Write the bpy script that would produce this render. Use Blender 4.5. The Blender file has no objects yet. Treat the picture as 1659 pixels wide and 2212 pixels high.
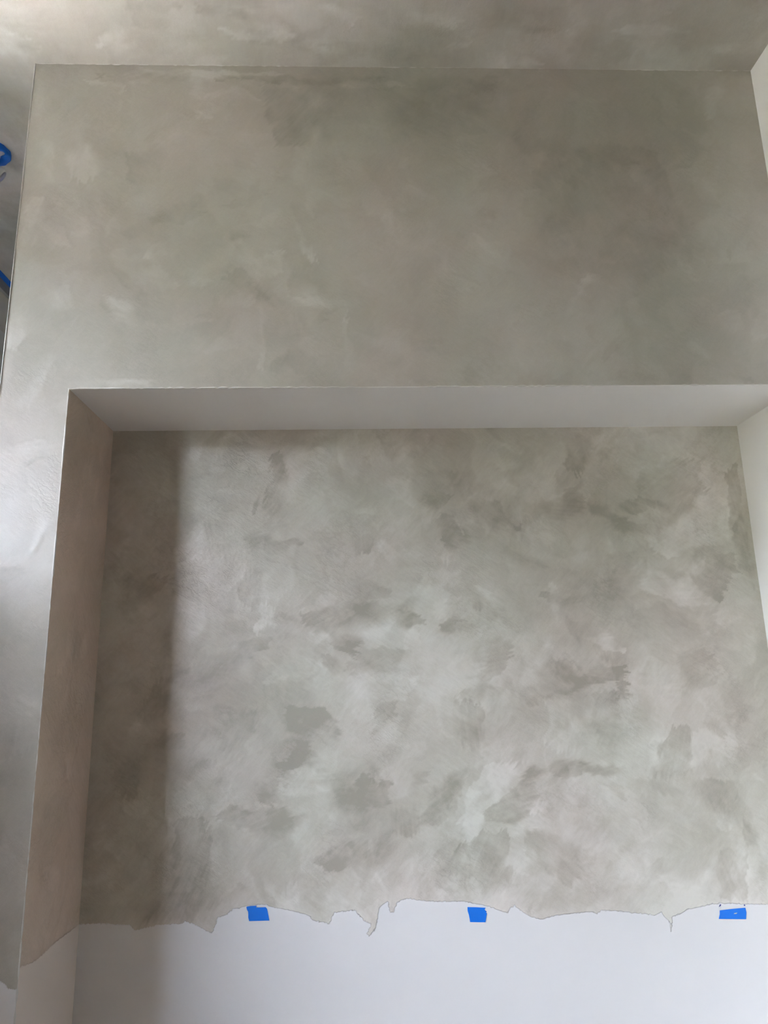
import bpy, bmesh, math, random
import numpy as np
from mathutils import Vector, Matrix

C = bpy.context.scene.collection
sc = bpy.context.scene

# ------------------------------------------------------------------ camera
CAM_H = 1.40
f_px, yaw, pit, rol, dist = 1494.676, 0.03619, 0.22208, -0.02047, 1.4875
cyw, syw, cpt, spt, crl, srl = math.cos(yaw), math.sin(yaw), math.cos(pit), math.sin(pit), math.cos(rol), math.sin(rol)
fw = Vector((syw * cpt, cyw * cpt, spt))
rt = Vector((cyw, -syw, 0))
up = rt.cross(fw)
rt, up = crl * rt + srl * up, crl * up - srl * rt
cam_d = bpy.data.cameras.new('camera')
cam = bpy.data.objects.new('camera', cam_d)
C.objects.link(cam)
M = Matrix((rt, up, -fw)).transposed().to_4x4()
M.translation = Vector((0, -dist, CAM_H))
cam.matrix_world = M
cam_d.sensor_fit = 'HORIZONTAL'
cam_d.sensor_width = 36
cam_d.lens = f_px / 1659 * 36
cam_d.clip_start = 0.02
sc.camera = cam

# ------------------------------------------------------------------ light
w = bpy.data.worlds.new('overcast_sky')
sc.world = w
w.use_nodes = True
nt = w.node_tree
nt.nodes.clear()
tc = nt.nodes.new('ShaderNodeTexCoord')
sp = nt.nodes.new('ShaderNodeSeparateXYZ')
rp = nt.nodes.new('ShaderNodeValToRGB')
bg = nt.nodes.new('ShaderNodeBackground')
wo = nt.nodes.new('ShaderNodeOutputWorld')
nt.links.new(tc.outputs['Generated'], sp.inputs[0])
nt.links.new(sp.outputs['Z'], rp.inputs[0])
nt.links.new(rp.outputs[0], bg.inputs[0])
nt.links.new(bg.outputs[0], wo.inputs[0])
rp.color_ramp.elements[0].position = 0.0
rp.color_ramp.elements[0].color = (0.63, 0.685, 0.80, 1)
rp.color_ramp.elements[1].position = 1.0
rp.color_ramp.elements[1].color = (0.90, 0.98, 1.16, 1)
bg.inputs[1].default_value = 9.0

sc.view_settings.view_transform = 'Standard'
sc.view_settings.look = 'None'
sc.view_settings.gamma = 1
sc.view_settings.use_curve_mapping = False
sc.view_settings.exposure = 3.92
sc.cycles.use_denoising = True
sc.cycles.max_bounces = 10
sc.cycles.diffuse_bounces = 8

sun = bpy.data.lights.new('sun', 'SUN')
sun.energy = 30.0
sun.angle = 0.01
sun.color = (1.0, 0.94, 0.87)
so = bpy.data.objects.new('sun', sun)
C.objects.link(so)
so.rotation_euler = (0.0, math.radians(27), 0)      # over the roof from the right: it lights the added neighbour wall and paving

def portal(name, loc, rot, sx, sy):
    l = bpy.data.lights.new(name, 'AREA')
    l.shape = 'RECTANGLE'
    l.size, l.size_y = sx, sy
    l.cycles.is_portal = True
    o = bpy.data.objects.new(name, l)
    C.objects.link(o)
    o.location = loc
    o.rotation_euler = rot
    return o

# room numbers (metres)
XL, XR, XN, D = -0.807, 1.042, -0.654, 0.2876
ZC, ZS = 2.913, 2.0314
XW = -1.39                 # left wall
XE = 3.6                   # the room is open to the right behind a short white return wall
YB, YE = -5.6, 2.2         # wall behind the camera, end of the passage
XF, YL = -2.2, -0.90        # the room widens to the left behind y = YL
# windows in walls that face +x: wall x, y0, y1, z0, z1
FIX_XY = (-1.064, 0.303)
ADDED_END_WINDOW = (-1.20, -1.02, 1.52, 1.76)      # unseen window added in the passage end wall to light the gap: x0, x1, z0, z1
WINDOWS = [(XF, -2.66, -1.68, 0.06, 2.60), (XW, -0.38, -0.07, 2.02, 2.56)]
for x, y0, y1, z0, z1 in WINDOWS:
    portal('window_portal', (x - 0.06, (y0 + y1) / 2, (z0 + z1) / 2), (0, -math.pi / 2, 0), z1 - z0, y1 - y0)

portal('window_portal', ((ADDED_END_WINDOW[0] + ADDED_END_WINDOW[1]) / 2, YE + 0.06, (ADDED_END_WINDOW[2] + ADDED_END_WINDOW[3]) / 2), (-math.pi / 2, 0, 0), ADDED_END_WINDOW[1] - ADDED_END_WINDOW[0], ADDED_END_WINDOW[3] - ADDED_END_WINDOW[2])

# ------------------------------------------------------------------ helpers
def mat(name, col, rough=0.6, spec=0.3):
    m = bpy.data.materials.new(name)
    m.use_nodes = True
    b = m.node_tree.nodes['Principled BSDF']
    b.inputs['Base Color'].default_value = (*col, 1)
    b.inputs['Roughness'].default_value = rough
    b.inputs['Specular IOR Level'].default_value = spec
    return m

def obj(name, verts, faces, m, parent=None, smooth=False, **props):
    me = bpy.data.meshes.new(name)
    me.from_pydata([tuple(v) for v in verts], [], faces)
    me.update()
    if m: me.materials.append(m)
    if smooth: me.polygons.foreach_set('use_smooth', [True] * len(me.polygons))
    o = bpy.data.objects.new(name, me)
    C.objects.link(o)
    if parent: o.parent = parent
    for k, v in props.items(): o[k] = v
    return o

def box(x0, x1, y0, y1, z0, z1):
    v = [(x0,y0,z0),(x1,y0,z0),(x1,y1,z0),(x0,y1,z0),(x0,y0,z1),(x1,y0,z1),(x1,y1,z1),(x0,y1,z1)]
    f = [(0,3,2,1),(4,5,6,7),(0,1,5,4),(1,2,6,5),(2,3,7,6),(3,0,4,7)]
    return v, f

def boxes(name, bs, m, parent=None, **props):
    V, F = [], []
    for b in bs:
        v, f = box(*b)
        n = len(V)
        V += v
        F += [tuple(i + n for i in q) for q in f]
    return obj(name, V, F, m, parent, **props)


def nodes(m):
    return m.node_tree.nodes, m.node_tree.links

def noise(N, L, vec, scale, detail=4, rough=0.55, mapping=None):
    n = N.new('ShaderNodeTexNoise')
    n.inputs['Scale'].default_value = scale
    n.inputs['Detail'].default_value = detail
    n.inputs['Roughness'].default_value = rough
    if mapping:
        mr_ = N.new('ShaderNodeMapping')
        mr_.inputs['Rotation'].default_value = mapping[1]
        mp = N.new('ShaderNodeMapping')
        mp.inputs['Scale'].default_value = mapping[0]
        L.new(vec, mr_.inputs[0])
        L.new(mr_.outputs[0], mp.inputs[0])
        L.new(mp.outputs[0], n.inputs['Vector'])
    else:
        L.new(vec, n.inputs['Vector'])
    return n.outputs['Fac']

def mth(N, L, op, a, b=None, c=None):
    n = N.new('ShaderNodeMath')
    n.operation = op
    for i, v in enumerate((a, b, c)):
        if v is None: continue
        if isinstance(v, (int, float)): n.inputs[i].default_value = v
        else: L.new(v, n.inputs[i])
    return n.outputs[0]

def paint_mat(name, col, rough=0.62, bump=0.08, scale=260):
    m = mat(name, col, rough, 0.25)
    N, L = nodes(m)
    tc = N.new('ShaderNodeTexCoord')
    v = tc.outputs['Object']
    b = N.new('ShaderNodeBump')
    b.inputs['Strength'].default_value = bump
    b.inputs['Distance'].default_value = 0.004
    L.new(noise(N, L, v, scale, 3), b.inputs['Height'])
    L.new(b.outputs[0], N['Principled BSDF'].inputs['Normal'])
    r = N.new('ShaderNodeValToRGB')
    r.color_ramp.elements[0].color = (col[0] * .95, col[1] * .95, col[2] * .94, 1)
    r.color_ramp.elements[1].color = (min(1, col[0] * 1.03), min(1, col[1] * 1.03), min(1, col[2] * 1.03), 1)
    L.new(noise(N, L, v, 3.0, 5), r.inputs[0])
    L.new(r.outputs[0], N['Principled BSDF'].inputs['Base Color'])
    return m

def plaster_mat(name, contrast=1.0, bare=(0.78, 0.78, 0.785), rot=(0, 0, 0), fine=1.0, hue=0.028, tint=(1, 1, 1), axis='Y', relief=None):
    """trowelled lime plaster: the mesh stores how thick the coat was laid (tone) and where it ends (coat)"""
    m = mat(name, (0.5, 0.5, 0.5))
    N, L = nodes(m)
    P = N['Principled BSDF']
    tc = N.new('ShaderNodeTexCoord')
    v = tc.outputs['Object']
    at = N.new('ShaderNodeAttribute'); at.attribute_name = 'tone'
    ac = N.new('ShaderNodeAttribute'); ac.attribute_name = 'coat'
    cloud = noise(N, L, v, 5.0, 6, 0.6)
    fleck = noise(N, L, v, 130.0, 4, 0.65)
    grain = noise(N, L, v, 620.0, 2, 0.5)
    def turn(a): return (a, 0, 0) if axis == 'X' else (0, a, 0)
    drag_a = noise(N, L, v, 30.0, 5, 0.62, ((1.0, 1.0, 4.0), turn(0.85)))
    drag_b = noise(N, L, v, 34.0, 5, 0.62, ((1.0, 1.0, 4.0), turn(-0.6)))
    pick = N.new('ShaderNodeMapRange'); pick.interpolation_type = 'SMOOTHSTEP'
    pick.inputs['From Min'].default_value = 0.44; pick.inputs['From Max'].default_value = 0.56
    L.new(noise(N, L, v, 6.0, 3, 0.55), pick.inputs['Value'])
    dm = N.new('ShaderNodeMix')
    L.new(pick.outputs[0], dm.inputs[0]); L.new(drag_a, dm.inputs[2]); L.new(drag_b, dm.inputs[3])
    drag = dm.outputs[0]
    # short torn scratches where the blade dragged grit
    rn = noise(N, L, v, 26.0, 5, 0.62, ((1.0, 1.0, 2.2), (0.0, -0.6, 0.0)))
    ridge = mth(N, L, 'POWER', mth(N, L, 'SUBTRACT', 1.0, mth(N, L, 'ABSOLUTE', mth(N, L, 'MULTIPLY_ADD', rn, 2.0, -1.0))), 14.0)
    where = noise(N, L, v, 7.0, 2, 0.5)
    wm = N.new('ShaderNodeMapRange'); wm.interpolation_type = 'SMOOTHSTEP'
    wm.inputs['From Min'].default_value = 0.50; wm.inputs['From Max'].default_value = 0.66
    L.new(where, wm.inputs['Value'])
    scuff = mth(N, L, 'ADD', mth(N, L, 'MULTIPLY', ridge, wm.outputs[0]), 0.45)
    t = mth(N, L, 'SUBTRACT', at.outputs['Fac'], 0.5)
    t = mth(N, L, 'MULTIPLY_ADD', t, contrast, 0.5)
    for n_, k in ((cloud, 0.26), (fleck, 0.20 * fine), (drag, 0.36 * fine), (grain, 0.26), (scuff, -0.16 * fine)):
        t = mth(N, L, 'MULTIPLY_ADD', mth(N, L, 'SUBTRACT', n_, 0.5), k, t)
    r = N.new('ShaderNodeValToRGB')
    e = r.color_ramp.elements
    e[0].position = 0.0; e[0].color = (0.325 * tint[0], 0.305 * tint[1], 0.258 * tint[2], 1)
    e[1].position = 1.0; e[1].color = (0.62 * tint[0], 0.605 * tint[1], 0.56 * tint[2], 1)
    k = e.new(0.5); k.color = (0.465 * tint[0], 0.445 * tint[1], 0.392 * tint[2], 1)
    L.new(t, r.inputs[0])
    # faint pink and green drifts of the pigment
    hn = noise(N, L, v, 3.1, 2, 0.5)
    hr = N.new('ShaderNodeValToRGB')
    h = hr.color_ramp.elements
    h[0].position = 0.36; h[0].color = (1 + hue, 1 - hue * .35, 1 - hue * .1, 1)
    h[1].position = 0.64; h[1].color = (1 - hue * .6, 1 + hue * .3, 1 - hue * .4, 1)
    L.new(hn, hr.inputs[0])
    mx = N.new('ShaderNodeMix'); mx.data_type = 'RGBA'; mx.blend_type = 'MULTIPLY'
    mx.inputs[0].default_value = 1.0
    L.new(r.outputs[0], mx.inputs[6]); L.new(hr.outputs[0], mx.inputs[7])
    # ragged edge of the coat over the bare board
    rag = noise(N, L, v, 160.0, 5, 0.7)
    sd = mth(N, L, 'MULTIPLY_ADD', mth(N, L, 'SUBTRACT', rag, 0.5), 0.013, ac.outputs['Fac'])
    mr = N.new('ShaderNodeMapRange'); mr.interpolation_type = 'SMOOTHSTEP'
    mr.inputs['From Min'].default_value = -0.0009
    mr.inputs['From Max'].default_value = 0.0009
    L.new(sd, mr.inputs['Value'])
    mw = N.new('ShaderNodeMix'); mw.data_type = 'RGBA'
    mw.inputs[6].default_value = (*bare, 1)
    L.new(mr.outputs[0], mw.inputs[0]); L.new(mx.outputs[2], mw.inputs[7])
    L.new(mw.outputs[2], P.inputs['Base Color'])
    ro = N.new('ShaderNodeMapRange')
    ro.inputs['To Min'].default_value = 0.6
    ro.inputs['To Max'].default_value = PL_ROUGH
    L.new(mr.outputs[0], ro.inputs['Value'])
    L.new(ro.outputs[0], P.inputs['Roughness'])
    P.inputs['Specular IOR Level'].default_value = PL_SPEC
    b = N.new('ShaderNodeBump')
    b.inputs['Strength'].default_value = 0.55 * (fine if relief is None else relief)
    b.inputs['Distance'].default_value = 0.004
    hgt = mth(N, L, 'MULTIPLY_ADD', drag, 0.7, mth(N, L, 'MULTIPLY', fleck, 0.45))
    hgt = mth(N, L, 'MULTIPLY_ADD', scuff, -0.45, hgt)
    hgt = mth(N, L, 'MULTIPLY', mth(N, L, 'MULTIPLY_ADD', grain, 0.12, hgt), mth(N, L, 'MULTIPLY_ADD', mr.outputs[0], 0.92, 0.08))
    L.new(hgt, b.inputs['Height'])
    b2 = N.new('ShaderNodeBump')
    b2.inputs['Strength'].default_value = 0.6
    b2.inputs['Distance'].default_value = 0.0012
    L.new(mr.outputs[0], b2.inputs['Height'])
    L.new(b.outputs[0], b2.inputs['Normal'])
    L.new(b2.outputs[0], P.inputs['Normal'])
    return m

PL_ROUGH, PL_SPEC = 0.30, 0.46

# ------------------------------------------------------------------ trowelled surfaces
rng = np.random.default_rng(7)

def vnoise(u, v, cell, seed):
    """smooth value noise on metres u, v"""
    r = np.random.default_rng(seed)
    a, b = u / cell, v / cell
    a0, b0 = np.floor(a).astype(int), np.floor(b).astype(int)
    fa, fb = a - a0, b - b0
    fa, fb = fa * fa * (3 - 2 * fa), fb * fb * (3 - 2 * fb)
    am, bm = a0.min(), b0.min()
    G = r.random((a0.max() - am + 2, b0.max() - bm + 2)) - 0.5
    i, j = a0 - am, b0 - bm
    return (G[i, j] * (1 - fa) + G[i + 1, j] * fa) * (1 - fb) + (G[i, j + 1] * (1 - fa) + G[i + 1, j + 1] * fa) * fb

def fbm(u, v, cell, seed, n=4):
    return sum(vnoise(u, v, cell / 2 ** k, seed + k) * 0.55 ** k for k in range(n))

def inside_dist(u, v, poly):
    """signed distance to a closed outline, positive inside"""
    P = np.array(poly, float)
    d = np.full(u.shape, 1e9)
    ins = np.zeros(u.shape, bool)
    for (x0, y0), (x1, y1) in zip(P, np.roll(P, -1, 0)):
        ex, ey = x1 - x0, y1 - y0
        t = np.clip(((u - x0) * ex + (v - y0) * ey) / (ex * ex + ey * ey + 1e-12), 0, 1)
        d = np.minimum(d, np.hypot(u - x0 - t * ex, v - y0 - t * ey))
        c = (y0 > v) != (y1 > v)
        ins ^= c & (u < ex * (v - y0) / (ey if ey else 1e-12) + x0)
    return np.where(ins, d, -d)

def below_edge(u, v, line):
    """signed distance above a left-to-right outline (positive on the plastered side)"""
    lo = min(q[1] for q in line) - 3
    hi = max(q[1] for q in line) + 3
    poly = [(line[0][0] - 2, line[0][1]), *line, (line[-1][0] + 2, line[-1][1]), (line[-1][0] + 2, hi), (line[0][0] - 2, hi)]
    return inside_dist(u, v, poly)

def smooth(x):
    x = np.clip(x, 0, 1)
    return x * x * (3 - 2 * x)

def add_stroke(tone, hgt, u, v, delta, soft, poly, seed, relief):
    """one pass of the trowel: crisp on one side, feathered on the other, combed along its length"""
    P = np.array(poly)
    mg = 0.03 + soft
    m = (u > P[:, 0].min() - mg) & (u < P[:, 0].max() + mg) & (v > P[:, 1].min() - mg) & (v < P[:, 1].max() + mg)
    if not m.any(): return
    uu, vv = u[m], v[m]
    c = P.mean(0)
    ev, ax = np.linalg.eigh(np.cov((P - c).T))
    d0 = ax[:, 1]
    turn = math.sin(seed * 1.7) * 0.5
    d0 = np.array([d0[0] * math.cos(turn) - d0[1] * math.sin(turn), d0[0] * math.sin(turn) + d0[1] * math.cos(turn)])
    lx, ly = (uu - c[0]) * d0[0] + (vv - c[1]) * d0[1], -(uu - c[0]) * d0[1] + (vv - c[1]) * d0[0]
    comb = vnoise(lx, ly * 9, 0.045, 700 + seed) + .5 * vnoise(lx, ly * 6, 0.018, 720 + seed)
    wu = uu + fbm(uu, vv, 0.035, 900 + seed % 7, 4) * 0.015 + d0[0] * comb * 0.020
    wv = vv + fbm(uu, vv, 0.035, 950 + seed % 7, 4) * 0.015 + d0[1] * comb * 0.020
    d = inside_dist(wu, wv, poly)
    ang = seed * 2.399
    ext = max(np.ptp(P[:, 0]), np.ptp(P[:, 1])) / 2 + 1e-6
    side = np.clip(((uu - c[0]) * math.cos(ang) + (vv - c[1]) * math.sin(ang)) / ext, -1, 1)
    s = soft * (0.3 + 2.6 * smooth(side * .8 + .5))
    k = smooth(d / (2 * s) + 0.5)
    body = 0.80 + 0.95 * fbm(uu, vv, 0.05, 40 + seed % 3, 3) + 0.42 * comb
    tone[m] += STROKE_GAIN * delta * k * body
    hgt[m] += relief * np.sign(delta) * k * (0.6 + comb) + relief * 1.1 * np.exp(-(d / 0.0026) ** 2) * (side < 0.0)

STROKE_GAIN = 0.92

def random_strokes(n, u0, u1, v0, v1, size, amp, seed):
    r = random.Random(seed)
    out = []
    for i in range(n):
        cu, cv = r.uniform(u0, u1), r.uniform(v0, v1)
        L_, W_ = size * r.uniform(.5, 1.6), size * r.uniform(.12, .5)
        a = r.choice((-.7, .6, .9, 0.1, 1.4)) + r.uniform(-.35, .35)
        bend = r.uniform(-.5, .5) * W_
        pts = []
        K = 9
        for k in range(K):
            t = 2 * math.pi * k / K
            x, y = L_ / 2 * math.cos(t) * r.uniform(.75, 1.1), W_ / 2 * math.sin(t) * r.uniform(.7, 1.2)
            y += bend * (x / L_) ** 2 * 4
            pts.append((cu + x * math.cos(a) - y * math.sin(a), cv + x * math.sin(a) + y * math.cos(a)))
        out.append((r.choice((-1, 1)) * r.uniform(.3, 1) * amp, r.uniform(.003, .016), pts))
    return out

def trowelled(name, u0, u1, v0, v1, cell, to3d, nrm, m, strokes, edge=None, coat_poly=None, hole=None, seed=1,
              relief=0.00035, drift=0.45, parent=None, foot=None, tail=None, thin=0.0):
    nu, nv = max(2, round((u1 - u0) / cell) + 1), max(2, round((v1 - v0) / cell) + 1)
    us, vs = np.linspace(u0, u1, nu), np.linspace(v0, v1, nv)
    if hole:
        us[np.abs(us - hole[0]).argmin()] = hole[0]
        vs[np.abs(vs - hole[3]).argmin()] = hole[3]
    if foot is not None: vs = np.concatenate([[foot], vs])
    if tail is not None: vs = np.concatenate([vs, [tail]])
    nv = len(vs)
    v0, v1 = vs[0], vs[-1]
    u, v = (a.ravel() for a in np.meshgrid(us, vs, indexing='ij'))
    wu, wv = u + 0.09 * fbm(u, v, 0.14, seed * 17, 4), v + 0.09 * fbm(u, v, 0.14, seed * 19, 4)
    tone = 0.55 + drift * fbm(u, v, 0.34, seed * 11, 5)
    for q, (cell_q, amp_q) in enumerate(((0.20, 0.13), (0.11, 0.09), (0.06, 0.07))):
        f = fbm(wu, wv, cell_q, seed * 23 + q * 5, 4)
        edge_w = 0.05 + 0.25 * smooth(fbm(u, v, 0.2, seed * 29 + q, 2) + .5)
        tone += drift / .45 * amp_q * (smooth(f / edge_w + .5) - .5)
    hgt = 0.0010 * fbm(u, v, 0.16, seed * 13, 5)
    for i, (d, s, P) in enumerate(strokes):
        add_stroke(tone, hgt, u, v, d, s, P, i + seed * 100, relief)
    coat = np.full(u.shape, 1.0)
    if edge is not None:
        coat = below_edge(u, v, edge)
    for P in (coat_poly or []):
        coat = np.maximum(coat, inside_dist(u, v, P))
    if thin: tone += thin * np.exp(-np.abs(coat) / 0.05) * smooth((u + 0.45) / 0.3)     # the coat runs out thin and pale
    tone = np.clip(tone, -0.1, 1.15)
    hgt = np.where(coat > 0, hgt + 0.0004 * np.clip(coat / 0.003, 0, 1), hgt * 0.25)
    # the sheet stays tight at its borders
    rim = np.clip(np.minimum(np.minimum(u - u0, u1 - u), np.minimum(v - v0, v1 - v)) / 0.02, 0, 1)
    if hole:
        rim = np.minimum(rim, np.clip(np.maximum(np.maximum(hole[0] - u, u - hole[1]), np.maximum(hole[2] - v, v - hole[3])) / 0.02, 0, 1))
    hgt = hgt * rim
    X = to3d(u, v) + np.outer(hgt, nrm)
    i, j = np.meshgrid(np.arange(nu - 1), np.arange(nv - 1), indexing='ij')
    i, j = i.ravel(), j.ravel()
    if hole:
        cu, cv = (us[i] + us[i + 1]) / 2, (vs[j] + vs[j + 1]) / 2
        keep = ~((cu > hole[0]) & (cu < hole[1]) & (cv > hole[2]) & (cv < hole[3]))
        i, j = i[keep], j[keep]
    a = i * nv + j
    Q = np.stack([a, a + nv, a + nv + 1, a + 1], 1)
    e1 = to3d(np.array([u0, u1, u0]), np.array([v0, v0, v1]))
    if np.dot(np.cross(e1[1] - e1[0], e1[2] - e1[0]), nrm) < 0: Q = Q[:, ::-1]
    me = bpy.data.meshes.new(name)
    me.vertices.add(len(X)); me.loops.add(Q.size); me.polygons.add(len(Q))
    me.vertices.foreach_set('co', X.ravel().astype(np.float32))
    me.loops.foreach_set('vertex_index', Q.ravel().astype(np.int32))
    me.polygons.foreach_set('loop_start', np.arange(0, Q.size, 4, dtype=np.int32))
    me.polygons.foreach_set('use_smooth', np.ones(len(Q), bool))
    me.update(calc_edges=True)
    for nm, arr in (('tone', tone), ('coat', coat)):
        at = me.attributes.new(nm, 'FLOAT', 'POINT')
        at.data.foreach_set('value', arr.astype(np.float32))
    me.materials.append(m)
    o = bpy.data.objects.new(name, me)
    C.objects.link(o)
    if parent: o.parent = parent
    else: o['kind'] = 'structure'
    return o

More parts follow.
